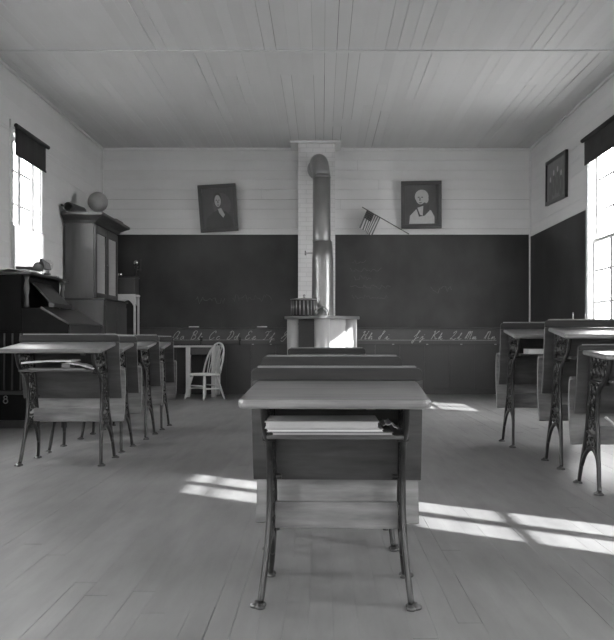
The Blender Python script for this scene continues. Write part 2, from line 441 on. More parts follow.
# alphabet strip with cursive chalk letters
strip = thing('alphabet_strip', 'grey strip of cursive chalk letters under the long blackboard', 'alphabet strip', (0, YB-.02, .85))
bm = NB(); box(bm, XL+.02, XR-.04, -.003, .018, 0, .255); obj('strip_board', bm, 'strip', strip)
bm = NB(); box(bm, XL+.02, XR-.04, -.012, -.003, -.02, .004); obj('strip_moulding', bm, 'wains', strip, .003)
LET = {
 'A': [[(.75,.75),(.55,.98),(.3,.85),(.1,.45),(.15,.08),(.4,.05),(.7,.5),(.8,.9),(.72,.3),(.8,.05),(1,.2)]],
 'B': [[(.25,.9),(.2,.5),(.15,.0)],[(.05,.7),(.3,1),(.65,.95),(.65,.65),(.3,.52),(.7,.45),(.75,.15),(.4,0),(.15,.1)]],
 'C': [[(.8,.75),(.75,.98),(.45,.9),(.15,.5),(.2,.1),(.5,0),(.9,.25)]],
 'D': [[(.4,.95),(.35,.4),(.15,.05),(.5,.02),(.85,.35),(.8,.8),(.45,1),(.15,.8)]],
 'E': [[(.8,.8),(.6,1),(.3,.85),(.4,.58),(.6,.55),(.25,.45),(.15,.12),(.45,0),(.85,.2)]],
 'F': [[(.1,.75),(.3,.95),(.6,.9),(.95,1)],[(.65,.92),(.55,.5),(.4,.05),(.15,.02)],[(.4,.5),(.75,.52)]],
 'G': [[(.1,.1),(.5,.5),(.75,.9),(.55,1),(.35,.7),(.55,.45),(.8,.65),(.8,.2),(.5,-.25),(.2,-.1)]],
 'H': [[(.05,.8),(.25,.98),(.22,.5),(.1,.02)],[(.85,1),(.7,.5),(.7,.05),(.95,.15)],[(.2,.45),(.5,.55),(.72,.5)]],
 'I': [[(.1,.2),(.5,.6),(.7,.95),(.5,.98),(.45,.5),(.35,.05),(.1,.15)]],
 'J': [[(.1,.3),(.5,.7),(.7,.98),(.5,.98),(.45,.3),(.3,-.4),(.1,-.25),(.5,.1),(.9,.3)]],
 'K': [[(.1,.85),(.3,.98),(.25,.5),(.12,.02)],[(.9,1),(.35,.5),(.6,.3),(.75,.05),(1,.15)]],
 'L': [[(.2,.7),(.5,.98),(.65,.85),(.4,.4),(.1,.05),(.35,.08),(.7,0),(1,.15)]],
 'M': [[(0,.1),(.15,.6),(.2,.95),(.2,.05)],[(.2,.6),(.4,.98),(.48,.6),(.48,.05)],[(.48,.6),(.7,.98),(.8,.5),(.82,.05),(1,.15)]],
 'N': [[(.05,.1),(.2,.6),(.25,.95),(.25,.05)],[(.25,.6),(.5,.98),(.65,.7),(.68,.1),(1,.15)]],
 'a': [[(.8,.45),(.4,.5),(.15,.15),(.5,.02),(.8,.45),(.8,.05),(1,.15)]],
 'b': [[(.0,.1),(.4,.8),(.3,.98),(.2,.3),(.3,.02),(.7,.1),(.7,.42),(1,.4)]],
 'c': [[(.8,.4),(.5,.5),(.15,.2),(.5,.0),(1,.15)]],
 'd': [[(.7,.45),(.3,.5),(.1,.15),(.5,.02),(.8,.98),(.75,.05),(1,.15)]],
 'e': [[(.0,.1),(.6,.3),(.6,.5),(.3,.4),(.25,.05),(.6,.0),(1,.15)]],
 'f': [[(.0,.1),(.6,.85),(.5,1),(.4,.5),(.35,-.4),(.5,-.3),(.5,.05),(1,.15)]],
 'g': [[(.7,.45),(.3,.5),(.1,.15),(.5,.02),(.75,.45),(.7,-.3),(.4,-.4),(.5,-.1),(1,.15)]],
 'h': [[(.0,.1),(.4,.85),(.3,.98),(.2,.02),(.5,.5),(.75,.4),(.75,.05),(1,.15)]],
 'i': [[(.0,.1),(.4,.5),(.4,.05),(1,.15)],[(.5,.72),(.55,.76)]],
 'j': [[(.0,.1),(.5,.5),(.45,-.3),(.2,-.4),(.4,-.05),(1,.15)],[(.6,.72),(.65,.76)]],
 'k': [[(.0,.1),(.4,.85),(.3,.98),(.2,.02),(.4,.45),(.7,.45),(.4,.25),(.7,.02),(1,.15)]],
 'l': [[(.0,.1),(.55,.8),(.45,.98),(.35,.3),(.5,.02),(1,.15)]],
 'm': [[(.0,.1),(.15,.45),(.15,.02),(.35,.48),(.45,.02),(.65,.48),(.78,.03),(1,.15)]],
 'n': [[(.0,.1),(.2,.45),(.2,.02),(.5,.5),(.7,.03),(1,.15)]],
}
def X_at(px, Y): return (px-322)/820*Y
bm = NB()
def flatline(bm, pts, w, y):
    L_ = len(pts); prev = None
    for i, p in enumerate(pts):
        t = (pts[min(i+1, L_-1)]-pts[max(i-1, 0)]); t = Vector((t.x, t.z)); 
        if t.length < 1e-6: t = Vector((1, 0))
        t.normalize(); n = Vector((-t.y, t.x))*w/2*(.7+.5*random.random())
        cur = [bm.verts.new((p.x+n.x, y, p.z+n.y)), bm.verts.new((p.x-n.x, y, p.z-n.y)), bm.verts.new((p.x+n.x, y+.001, p.z+n.y)), bm.verts.new((p.x-n.x, y+.001, p.z-n.y))]
        if prev:
            bm.faces.new((prev[0], cur[0], cur[1], prev[1]))
            bm.faces.new((prev[0], prev[2], cur[2], cur[0])); bm.faces.new((prev[1], cur[1], cur[3], prev[3]))
        prev = cur
def letter(bm, ch, x0, z0, w, h, y=-.0045):
    for st in LET[ch]:
        pts = [Vector((x0+a*w+b*h*.45, 0, z0+b*h)) for a, b in st]
        pts = crom(pts, 4) if len(pts) > 2 else pts
        flatline(bm, pts, .010, y)
for ch, px in zip('ABCDEFGHIJKLMN', (172, 190, 208, 226, 244, 262, 280, 360, 377, 412, 430, 449, 464, 483)):
    X0 = X_at(px, YB); letter(bm, ch, X0, .075, .105, .145); letter(bm, ch.lower(), X0+.125, .075, .075, .11)
flatline(bm, [Vector((X_at(168, YB), 0, .066)), Vector((X_at(275, YB), 0, .068))], .006, -.0045)
flatline(bm, [Vector((X_at(358, YB), 0, .066)), Vector((X_at(496, YB), 0, .062))], .006, -.0045)
obj('chalk_letters', bm, 'chalk', strip)
for px in (253, 271, 393, 427, 461, 495):
    bm = NB(); box(bm, X_at(px, YB)-.018, X_at(px, YB)+.018, -.016, -.012, -.012, .0)
    obj('pale_tack', bm, 'chalk', strip)

# faint writing on the blackboard
M['faint'] = mat('faint_chalk', 0.11, 0.9, 0.5, (30, 30, 30))
def scribble(x0, x1, z, amp):
    pts = []; x = x0
    while x < x1:
        pts.append(Vector((x, 0, z+random.uniform(-amp, amp)))); x += random.uniform(.015, .04)
    if len(pts) > 2: flatline(bm, pts, .005, YB-.0215)
for i, (px, qx, py) in enumerate([(352, 366, 262), (350, 384, 270), (354, 372, 278), (350, 392, 287), (352, 388, 297), (196, 226, 300), (233, 272, 298), (430, 452, 290)]):
    bm = NB(); scribble(X_at(px, YB), X_at(qx, YB), EYE+(338-py)/59., .04 if i < 5 else .07)
    obj('chalk_writing', bm, 'faint', bb)

# chalk on ledge and hooks below
for px, lab in ((194, 'white chalk stick on the ledge above the white table'), (262, 'white chalk stick on the ledge left of the stove')):
    bm = NB(); tube(bm, [(-.085, 0, 0), (.085, 0, 0)], .009, 8, up=Vector((0, 0, 1)))
    o = tag(obj('chalk_stick', bm, 'chalkbright'), lab, 'chalk', 'chalk on the blackboard ledge'); o.location = (X_at(px, YB-.05), YB-.05, 1.14)
for px, lab in ((201.5, 'small dark hook under the alphabet strip above the white table'), (240, 'small dark hook under the alphabet strip beyond the white chair')):
    t = thing('wall_hook', lab, 'hook', (X_at(px, YB), YB-.024, .93), group='hooks on the alphabet strip')
    bm = NB(); box(bm, -.02, .02, -.006, 0, -.03, .03); obj('hook_plate', bm, 'iron', t, .002)
    bm = NB(); tube(bm, crom([(0, -.005, .0), (0, -.05, -.01), (0, -.06, -.07), (0, -.035, -.1), (0, -.02, -.08)], 4), .007, 6); obj('hook_arm', bm, 'iron', t)

# ------------------------------------------------------------------ chimney
bm = NB(); box(bm, -.39, .215, 13.38, YB-.085, 0, ZC-.045)
ch = thing('brick_chimney', 'white painted brick chimney rising behind the stove pipe', 'chimney', (-.08, 13.6, 0))
o = obj('chimney_stack', bm, 'brick', ch); o.location = (.08, -13.6, 0)
bm = NB(); box(bm, -.52, .31, 13.30, YB-.036, ZC-.045, ZC-.004); o = obj('chimney_cap_moulding', bm, 'trim', ch, .008); o.location = (.08, -13.6, 0)

# ------------------------------------------------------------------ stove
SX, SY = 0.0, 12.35
st = thing('wood_stove', 'square sheet iron schoolroom stove standing cornerwise before the chimney', 'stove', (SX, SY, 0))
H = .525  # half diagonal
bm = NB()
def diamond(h, c):  # with rounded corners
    pts = []
    for k in range(4):
        a = -PI/2+k*PI/2
        ctr = Vector((math.cos(a), math.sin(a)))*(h-c)
        for j in range(-3, 4):
            b = a+j*PI/12
            pts.append((ctr.x+c*math.cos(b), ctr.y+c*math.sin(b)))
    return pts
slab(bm, diamond(.565, .09), 1.232, 1.275)
obj('stove_top', bm, 'steel', st, .006)
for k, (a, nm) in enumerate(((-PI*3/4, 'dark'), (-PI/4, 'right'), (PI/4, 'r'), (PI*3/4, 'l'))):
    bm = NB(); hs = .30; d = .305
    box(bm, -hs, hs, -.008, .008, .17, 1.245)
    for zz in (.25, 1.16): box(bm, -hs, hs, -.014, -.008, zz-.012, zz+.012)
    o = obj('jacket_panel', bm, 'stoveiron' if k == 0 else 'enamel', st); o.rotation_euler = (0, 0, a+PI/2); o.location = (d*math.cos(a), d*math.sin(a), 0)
for k in range(4):
    a = -PI/2+k*PI/2; bm = NB(); r = .112
    lathe(bm, [(0, .14), (r, .14), (r, 1.245), (0, 1.245)], ((H-r)*math.cos(a), (H-r)*math.sin(a), 0), 20)
    obj('corner_post', bm, 'enamel', st)
bm = NB(); slab(bm, diamond(.53, .08), .13, .19); obj('stove_base', bm, 'stoveiron', st, .01)
for k in range(4):
    a = -PI/2+k*PI/2; bm = NB()
    tube(bm, [(.42*math.cos(a), .42*math.sin(a), .14), (.47*math.cos(a), .47*math.sin(a), .06), (.50*math.cos(a), .50*math.sin(a), 0)], .03, 10, scales=[1.3, .8, 1.1], up=Vector((math.sin(a), -math.cos(a), 0)))
    obj('leg', bm, 'stoveiron', st)
bm = NB()
pts = [(.1*math.cos(t_*PI/8)-.0, -.40, 1.28+.13*math.sin(t_*PI/8)) for t_ in range(9)]
tube(bm, pts, .012, 8, up=Vector((0, 1, 0)))
tube(bm, [(.07*math.cos(t_*PI/8), -.36, 1.28+.08*math.sin(t_*PI/8)) for t_ in range(9)], .01, 8, up=Vector((0, 1, 0)))
lathe(bm, [(0, 1.275), (.06, 1.275), (.05, 1.295), (.015, 1.30), (.012, 1.42), (0, 1.425)], (0, -.38, 0), 14)
obj('lid_handle', bm, 'steel', st)

# ribbed pan standing on the stove
t = thing('ribbed_water_pot', 'ribbed metal pot with a knobbed lid on the left of the stove top', 'pot', (-.27, SY+.02, 1.276))
bm = NB(); n = 48; prof = [(.17, 0), (.185, .02), (.185, .23), (.2, .245)]
lathe(bm, [(0, 0)]+prof+[(0, .245)], (0, 0, 0), 32)
for k in range(20):
    a = 2*PI*k/20; tube(bm, [(.187*math.cos(a), .187*math.sin(a), .02), (.187*math.cos(a), .187*math.sin(a), .23)], .012, 6, mi=1)
obj('pot_body', bm, ['stoveiron', 'steel'], t)
bm = NB(); lathe(bm, [(0, .247), (.205, .247), (.205, .257), (.1, .272), (.02, .278), (.012, .3), (.022, .315), (.012, .33), (0, .332)], (0, 0, 0), 28); obj('pot_lid', bm, 'steel', t)

# stove pipe
PY = 12.80
t = thing('stove_pipe', 'tall sheet metal stove pipe elbowing into the brick chimney', 'stove pipe', (0, PY, 1.276))
bm = NB(); lathe(bm, [(.18, 0), (.17, .04), (.165, .9), (.15, 1.18), (0, 1.18)], (0.01, 0, 0), 28); obj('lower_pipe', bm, 'pipe', t)
bm = NB(); r = .138
lathe(bm, [(r, 1.15), (r, 2.22), (r-.03, 2.23)], (-.005, 0, 0), 28)
for zz in (1.19, 2.18): lathe(bm, [(r, zz-.012), (r+.007, zz-.008), (r+.007, zz+.008), (r, zz+.012)], (-.005, 0, 0), 28)
obj('upper_pipe', bm, 'pipe', t)
bm = NB(); c = []
for k in range(10):
    a = k/9*PI/2; c.append((-.005-.05*k/9, .26-.26*math.cos(a), 2.2+.26*math.sin(a)))
c.append((-.06, 13.345-PY, 2.46))
tube(bm, c, r, 28, up=Vector((1, 0, 0))); obj('elbow', bm, 'pipe', t)
bm = NB(); tube(bm, [(-.07, 13.345-PY, 2.42), (-.07, 13.375-PY, 2.42)], .170, 28); obj('wall_collar', bm, 'steel', t)
bm = NB(); tube(bm, [(-.13, 0, 1.0), (-.26, 0, 1.0)], .008, 6, up=Vector((0, 0, 1))); tube(bm, [(-.26, 0, .965), (-.26, 0, 1.035)], .012, 6)
obj('damper_handle', bm, 'steel', t)

# ------------------------------------------------------------------ school desks
KN = [0, .21, .40, .61, .74, .79, .835]
SIZES = {
 'small': ([0, .21, .40, .622, .750, .790, .837], .64, 1.0),
 'medium': ([0, .285, .48, .72, .872, .92, .975], .755, 1.05),
 'tall': ([0, .305, .527, .82, .975, 1.03, 1.085], .755, 1.08),
 'low': ([0, .25, .465, .70, .853, .875, .905], .70, 1.05),
}
PROTO = {}
def desk_parts(kind, root):
    Z, w, ky = SIZES[kind]
    def zf(z):
        for i in range(6):
            if z <= KN[i+1] or i == 5:
                return Z[i]+(Z[i+1]-Z[i])*(z-KN[i])/(KN[i+1]-KN[i])
    hi = w*.5-(.10 if kind == 'medium' else .077)   # iron half spacing
    # top
    bm = NB(); th = .032; hw = w/2-.004
    fy, fz, by, bz = -.25*ky, zf(.74), .20*ky, zf(.79)
    out = []
    def corner(cx, cy, r, a0):
        return [(cx+r*math.cos(a0+q*PI/8), cy+r*math.sin(a0+q*PI/8)) for q in range(5)]
    r = .03
    ol = corner(hw-r, fy+r, r, -PI/2)+[(hw-.004, fy+.14), (hw-.012, by)]+[(-hw+.012, by), (-hw+.004, fy+.14)]+corner(-hw+r, fy+r, r, -PI)
    sl = (bz-fz)/(by-fy)
    lo, hi_ = [], []
    for (x, y) in ol:
        z = fz+(y-fy)*sl
        lo.append(bm.verts.new((x, y, z-th))); hi_.append(bm.verts.new((x, y, z)))
    bm.faces.new(lo[::-1]); bm.faces.new(hi_); n = len(lo)
    for i in range(n): bm.faces.new((lo[i], lo[(i+1) % n], hi_[(i+1) % n], hi_[i]))
    top = obj('desk_top', bm, 'desk', root, .012)
    # pencil groove ledge strip behind the writing surface
    # backrest (rises as ledge)
    def curved(pts, thk, width, m, nm, rr=.03, par=root):
        bm = NB(); P = crom([(0, y*ky, zf(z)) for y, z in pts], 5); L_ = len(P)
        rows = []
        for i, p in enumerate(P):
            tt = P[min(i+1, L_-1)]-P[max(i-1, 0)]; tt.normalize(); nn = Vector((0, -tt.z, tt.y))*thk/2
            dd = min((P[0]-p).length, (P[-1]-p).length)
            wx = width/2
            if dd < rr and (P[0]-p).length < rr: wx = width/2-rr+math.sqrt(max(rr*rr-(rr-dd)**2, 0))
            rows.append([bm.verts.new((-wx, p.y+nn.y, p.z+nn.z)), bm.verts.new((wx, p.y+nn.y, p.z+nn.z)), bm.verts.new((wx, p.y-nn.y, p.z-nn.z)), bm.verts.new((-wx, p.y-nn.y, p.z-nn.z))])
        for A, B in zip(rows, rows[1:]):
            for k in range(4):
                f = bm.faces.new((A[k], A[(k+1) % 4], B[(k+1) % 4], B[k]))
        bm.faces.new(rows[0]); bm.faces.new(rows[-1][::-1])
        return obj(nm, bm, m, par, .007)
    curved([(.209, .8349), (.209, .822), (.210, .79)], .016, w+.01, 'ledge', 'ledge_shade_strip', .026)  # upright ledge face, darkened in colour to stand in for its shade
    curved([(.2095, .842), (.2095, .8352)], .018, w-.04, 'desk', 'ledge_lit_rim', .002)  # pale cap painting the light caught along the ledge top
    curved([(.214, .7895), (.216, .77), (.225, .70), (.243, .6), (.268, .48), (.292, .402)], .02, w+.01, 'back', 'backrest', .001)
    s = curved([(.385, .60), (.395, .585), (.408, .5), (.405, .40), (.385, .30), (.358, .216)], .028, w+.006, 'seat', 'seat', .02)
    # rail between the irons carrying the seat hinge
    bm = NB(); box(bm, -hi+.012, hi-.012, .175*ky, .20*ky, zf(.235), zf(.335)); obj('seat_rail', bm, 'seat', root, .004)
    # book shelf
    bm = NB(); box(bm, -hi+.010, hi-.010, -.12*ky, .225*ky, zf(.595), zf(.595)+.014); obj('book_shelf', bm, 'back', root, .003)
    # cast irons
    def xo(z): return .025*max(0, 1-z/.33)**1.6
    for sx in (-1, 1):
        bm = NB()
        def member(pts, wd, tk, n=5, scl=None):
            P = [Vector((sx*(hi+xo(z)), y*ky, zf(z))) for y, z in (crom([(a, b) for a, b in pts], n) if False else [(q.x, q.y) for q in crom([(a, b, 0) for a, b in pts], n)])]
            sweep(bm, P, rect(tk, wd), Vector((1, 0, 0)))
        near = [(-.005, .012), (.018, .06), (.048, .15), (.078, .25), (.098, .36), (.098, .46), (.06, .55), (-.03, .60), (-.09, .64), (-.125, .70), (-.15, .733)]
        far = [(.372, .012), (.364, .06), (.345, .14), (.315, .23), (.288, .32), (.262, .42), (.242, .50), (.218, .62), (.200, .71), (.194, .765)]
        member(near, .034, .021); member(far, .034, .021)
        member([(.03, .10), (.07, .165), (.12, .20), (.18, .212), (.24, .20), (.30, .165), (.35, .10)], .030, .02)
        member([(.09, .30), (.18, .285), (.285, .30)], .016, .016)
        member([(-.17, .722), (.19, .762)], .02, .022, 2)
        member([(.01, .585), (.225, .59)], .02, .02, 2)
        member([(.12, .40), (.19, .38), (.255, .41)], .016, .014)
        # scrollwork
        def scroll(cy, cz, r, a0=0, turns=1.6, dirn=1):
            P = []
            for k in range(int(14*turns)+1):
                a = a0+dirn*2*PI*k/14; rr = r*(1-.62*k/(14*turns))
                P.append(Vector((sx*hi, (cy+rr*math.cos(a))*ky, zf(cz+rr*math.sin(a)))))
            sweep(bm, P, rect(.012, .012), Vector((1, 0, 0)))
        rnd = random.Random(5)
        for (cy, cz, r_, a0, dr) in [(-.085, .70, .034, 0, 1), (-.02, .715, .036, 2, -1), (.05, .72, .038, 4, 1), (.12, .725, .036, 1, -1), (.17, .70, .028, 3, 1),
                                 (-.03, .645, .034, 1, -1), (.045, .648, .036, 3, 1), (.115, .65, .036, 5, -1), (.18, .642, .030, 0, 1),
                                 (.12, .545, .036, 2, 1), (.19, .55, .034, 0, -1), (.165, .49, .036, 4, 1), (.215, .475, .028, 1, -1), (.18, .42, .03, 2, 1),
                                 (.145, .345, .034, 2, -1), (.215, .35, .034, 5, 1), (.13, .25, .030, 3, 1), (.20, .25, .030, 3, 1), (.262, .245, .028, 3, 1)]:
            scroll(cy, cz, r_, a0, 1.5, dr)
        o = obj('side_iron', bm, 'iron', root)
        for (fy_, ) in ((-.01,), (.38,)):
            bm = NB()
            c = (sx*(hi+.036), fy_*ky, 0)
            lathe(bm, [(0, 0), (.024, 0), (.026, .006), (.022, .012), (.010, .017), (.008, .022), (0, .023)], c, 14)
            cc = (sx*(hi+.022), fy_*ky-.018, 0); lathe(bm, [(0, 0), (.018, 0), (.018, .007), (.010, .013), (0, .015)], cc, 10)
            cc = (sx*(hi+.022), fy_*ky+.018, 0); lathe(bm, [(0, 0), (.018, 0), (.018, .007), (.010, .013), (0, .015)], cc, 10)
            obj('foot', bm, 'ironlight', o)
    # bolts
        for (yy, zz) in ((.262, .415), (-.015, .585)):
            bm = NB(); tube(bm, [(sx*(hi-.03), yy*ky, zf(zz)), (sx*(hi+.014), yy*ky, zf(zz))], .011, 8, up=Vector((0, 0, 1))); obj('bolt', bm, 'iron', o)
    # inkwell under the top
    bm = NB(); lathe(bm, [(0, 0), (.016, 0), (.02, .01), (.014, .035), (.02, .05), (.026, .062), (0, .062)], (hi*.52, .08, zf(.775)-.022-.066), 14); obj('inkwell', bm, 'steel', root)

def copy_tree(o, parent=None):
    c = o.copy(); COL.objects.link(c); c.parent = parent
    for q in list(o.children): copy_tree(q, c)
    return c
def desk(kind, x, y, label, group, sc=1.0, rz=0):
    if kind in PROTO:
        r = copy_tree(PROTO[kind])
    else:
        r = thing('school_desk', label, 'desk'); desk_parts(kind, r); PROTO[kind] = r
    r.location = (x, y, 0); r.scale = (sc, sc, sc); r.rotation_euler = (0, 0, rz)
    r['label'] = label; r['group'] = group
    return r
G1 = 'desks of the middle row'; G2 = 'desks of the left row'; G3 = 'desks of the right row'
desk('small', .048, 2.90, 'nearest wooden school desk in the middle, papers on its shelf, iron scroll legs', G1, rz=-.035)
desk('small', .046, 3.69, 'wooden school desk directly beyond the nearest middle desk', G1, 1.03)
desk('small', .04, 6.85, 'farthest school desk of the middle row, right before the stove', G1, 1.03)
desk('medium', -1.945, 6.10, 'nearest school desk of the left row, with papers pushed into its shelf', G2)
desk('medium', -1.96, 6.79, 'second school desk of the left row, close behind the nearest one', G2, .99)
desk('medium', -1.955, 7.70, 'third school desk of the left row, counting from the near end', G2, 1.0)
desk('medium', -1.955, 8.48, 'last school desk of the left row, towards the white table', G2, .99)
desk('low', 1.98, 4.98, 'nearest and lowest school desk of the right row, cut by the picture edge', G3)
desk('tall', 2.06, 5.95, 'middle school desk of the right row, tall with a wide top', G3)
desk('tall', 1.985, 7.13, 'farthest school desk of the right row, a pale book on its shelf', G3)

# things in the desks
def book(loc, sx, sy, sz, label, cover='cover', pages='paper', rz=0, ry=0, group=None, nm='book'):
    t = thing(nm, label, 'book', loc, rot=(0, ry, rz), group=group)
    bm = NB(); c = .003
    box(bm, -sx/2, sx/2, -sy/2, sy/2, 0, c); box(bm, -sx/2, sx/2, -sy/2, sy/2, sz-c, sz); box(bm, -sx/2, sx/2, sy/2-c, sy/2, c, sz-c); obj('cover', bm, cover, t)
    bm = NB(); box(bm, -sx/2+.004, sx/2-.004, -sy/2+.004, sy/2-c, c, sz-c); obj('pages', bm, pages, t)
    return t
def sheet(loc, sx, sy, label, rz=0, ry=0, rx=0, m='paper', curl=.01, group=None, thick=.004):
    bm = NB(); n = 8; rows = []
    for i in range(n+1):
        x = -sx/2+sx*i/n; z = curl*math.sin(i/n*PI)+.3*curl*math.sin(i*1.9)
        rows.append([bm.verts.new((x, y, z+q)) for q in (0, thick) for y in (-sy/2, sy/2)])
    for a, b in zip(rows, rows[1:]):
        bm.faces.new((a[0], b[0], b[1], a[1])); bm.faces.new((a[2], a[3], b[3], b[2])); bm.faces.new((a[0], a[2], b[2], b[0])); bm.faces.new((a[1], b[1], b[3], a[3]))
    bm.faces.new((rows[0][0], rows[0][1], rows[0][3], rows[0][2])); bm.faces.new((rows[-1][0], rows[-1][2], rows[-1][3], rows[-1][1]))
    o = tag(obj('paper_sheaf', bm, m), label, 'papers', group); o.location = loc; o.rotation_euler = (rx, ry, rz); return o
z = .606+.014
book((.035, 2.87, z+.001), .41, .22, .012, 'thin dark covered book under the pale folder in the nearest desk', 'cover', 'paper2')
book((.010, 2.86, z+.014), .39, .22, .010, 'thin pale book in the middle of the pile in the nearest desk', 'paper2', 'paper')
book((.000, 2.865, z+.025), .385, .22, .024, 'thick pale folder on top of the pile in the nearest desk', 'paper2', 'paper2')
sheet((.236, 2.91, z+.018), .05, .16, 'curled paper wedged right of the books in the nearest desk', ry=.25, m='paper2', curl=.012)
z = .703+.014
book((-1.93, 6.08, z+.001), .42, .22, .012, 'flat dark book at the bottom of the nearest left desk shelf', 'cover', 'paper2')
book((-1.885, 6.08, z+.014), .07, .10, .035, 'small pale block propping up the papers in the nearest left desk', 'paper2', 'paper2')
sheet((-2.0, 6.06, z+.052), .36, .24, 'long pale sheaf of papers lying high in the nearest left desk', ry=-.04, m='paper', curl=.006, thick=.012)
sheet((-1.765, 6.05, z+.028), .2, .2, 'pale paper slanting down to the right in the nearest left desk', ry=.22, m='paper', curl=.006, thick=.006)
book((1.87, 7.08, .797+.016), .22, .18, .045, 'pale book on the shelf of the farthest right desk', 'paper2', 'paper')
# slanting strap across the lowest right desk
bm = NB(); P = crom([(1.72, 4.98, .47), (1.77, 4.97, .43), (1.83, 4.96, .395), (1.93, 4.96, .37), (2.05, 4.96, .36)], 6)
tube(bm, P, .008, 6, up=Vector((0, 1, 0)))
M['cord'] = mat('pale_cord', .4, .7)
tag(obj('cord', bm, 'cord'), 'pale cord hanging in a slant under the nearest right desk', 'cord')
# pencils standing in a tray
for px, lab in ((572.0, 'left one of two pale pencils leaning on the ledge of the farthest right desk'), (584.5, 'right one of two pale pencils leaning on the ledge of the farthest right desk')):
    X0 = X_at(px, 7.34); t = thing('pencil', lab, 'pencil', (X0, 7.13+.175, 1.045), group='pencils on the farthest right desk')
    bm = NB(); tube(bm, [(0, 0, 0), (.012, .04, .12)], .006, 6); obj('pencil_shaft', bm, 'paper', t)
    bm = NB(); tube(bm, [(.012, .04, .12), (.0135, .046, .14)], .006, 6, scales=[1, .15]); obj('pencil_point', bm, 'paper2', t)
bm = NB(); n = 7; g = [[bm.verts.new((-.06+.12*i/n, -.04+.07*j/n, .012+random.uniform(.0, .05)*(1-abs(2*i/n-1)**2)+.04*j/n)) for j in range(n+1)] for i in range(n+1)]
h = [[bm.verts.new((v.co.x, v.co.y, v.co.z-.004)) for v in row] for row in g]
for i in range(n):
    for j in range(n):
        bm.faces.new((g[i][j], g[i+1][j], g[i+1][j+1], g[i][j+1])); bm.faces.new((h[i][j], h[i][j+1], h[i+1][j+1], h[i+1][j]))
for i in range(n):
    bm.faces.new((g[i][0], h[i][0], h[i+1][0], g[i+1][0])); bm.faces.new((g[i][n], g[i+1][n], h[i+1][n], h[i][n])); bm.faces.new((g[0][i], g[0][i+1], h[0][i+1], h[0][i])); bm.faces.new((g[n][i], h[n][i], h[n][i+1], g[n][i+1]))
o = tag(obj('crumpled_paper', bm, 'paper'), 'crumpled pale paper between the two pencils on the farthest right desk', 'paper'); o.location = (X_at(578.5, 7.3), 7.13+.16, 1.032)

# ------------------------------------------------------------------ reed organ at left
og = thing('reed_organ', 'dark high backed reed organ against the left wall under the window', 'organ', (-3.4, 9.25, 0))
def OP(nm, bm, m='organ', bevel=.004, parent=og):
    o = obj(nm, bm, m, parent, bevel); o.location = (3.4, -9.25, 0); return o
Y0, Y1 = 8.65, 9.90
bm = NB(); box(bm, -3.63, -3.10, Y0+.02, Y1-.02, .06, 1.02); OP('lower_case', bm, 'darkwood')
bm = NB(); box(bm, -3.63, -3.07, Y0-.01, Y1+.01, 0, .08); box(bm, -3.63, -3.08, Y0, Y0+.02, .35, .39); OP('plinth', bm)
for k in range(7):
    bm = NB(); xx = -3.62+.085*k; box(bm, xx, xx+.015, Y0+.008, Y0+.021, .40, 1.0); OP('batten', bm, 'organ', 0)
bm = NB(); box(bm, -3.63, -3.17, Y0, Y1, 1.02, 1.62); OP('upper_case', bm, 'darkwood')
# key case: profile extruded along Y
def extr(bm, prof, ya, yb, mi=0):
    a = [bm.verts.new((x, ya, z)) for x, z in prof]; b = [bm.verts.new((x, yb, z)) for x, z in prof]
    bm.faces.new(a).material_index = mi; bm.faces.new(b[::-1]).material_index = mi; n = len(a)
    for i in range(n): bm.faces.new((a[i], b[i], b[(i+1) % n], a[(i+1) % n])).material_index = mi
bm = NB(); extr(bm, [(-3.17, .98), (-2.69, .98), (-2.69, 1.08), (-2.96, 1.255), (-3.17, 1.255)], Y0+.03, Y1-.03); OP('key_case', bm, 'darkwood')
for yy in (Y0, Y1-.03):
    bm = NB(); extr(bm, [(-3.17, .96), (-2.68, .96), (-2.675, 1.10), (-2.95, 1.27), (-3.17, 1.27)], yy, yy+.03); OP('key_cheek', bm, 'darkwood')
bm = NB(); extr(bm, [(-2.97, 1.262), (-2.96, 1.284), (-2.655, 1.105), (-2.66, 1.085)], Y0-.01, Y1+.01); OP('key_lid', bm, 'organ', .004)
bm = NB(); box(bm, -2.68, -2.665, Y0+.03, Y1-.03, .99, 1.085); OP('front_rail', bm, 'organ')
for yy in (Y0+.02, Y1-.1):
    bm = NB(); tube(bm, [(-2.74, yy+.04, 0), (-2.74, yy+.04, .25), (-2.74, yy+.04, .5), (-2.74, yy+.04, .75), (-2.74, yy+.04, .96)], .03, 12, scales=[1, .7, 1.2, .7, 1]); OP('leg', bm, 'organ', 0)
bm = NB(); extr(bm, [(-3.145, 1.55), (-3.13, 1.56), (-2.915, 1.33), (-2.93, 1.32)], Y0+.2, Y0+.82); box(bm, -2.95, -2.89, Y0+.2, Y0+.82, 1.285, 1.33); OP('music_desk', bm, 'organ')
for yy in (Y0+.0, Y1-.06):
    bm = NB(); tube(bm, [(-3.125, yy+.03, 1.275+q) for q in (0, .03, .12, .2, .29, .34)], .03, 12, scales=[1.1, .8, .6, 1.0, .6, 1.1]); OP('shelf_post', bm, 'cabinet', 0)
bm = NB(); box(bm, -3.64, -3.06, Y0-.03, Y1+.03, 1.62, 1.65); OP('top_shelf', bm, 'organ')
bm = NB(); P = [(X_at(4.3, 8.6)+.022*math.cos(a*PI/6), 8.634, .285+.022*math.sin(a*PI/6)) for a in range(12)]
tube(bm, P, .006, 6, closed=True, up=Vector((0, 1, 0)))
P = [(X_at(4.3, 8.6)+.017*math.cos(a*PI/6), 8.634, .324+.016*math.sin(a*PI/6)) for a in range(12)]; tube(bm, P, .006, 6, closed=True, up=Vector((0, 1, 0)))
o = OP('end_handle', bm, 'steel', 0); o['label'] = 'small pale looped handle'

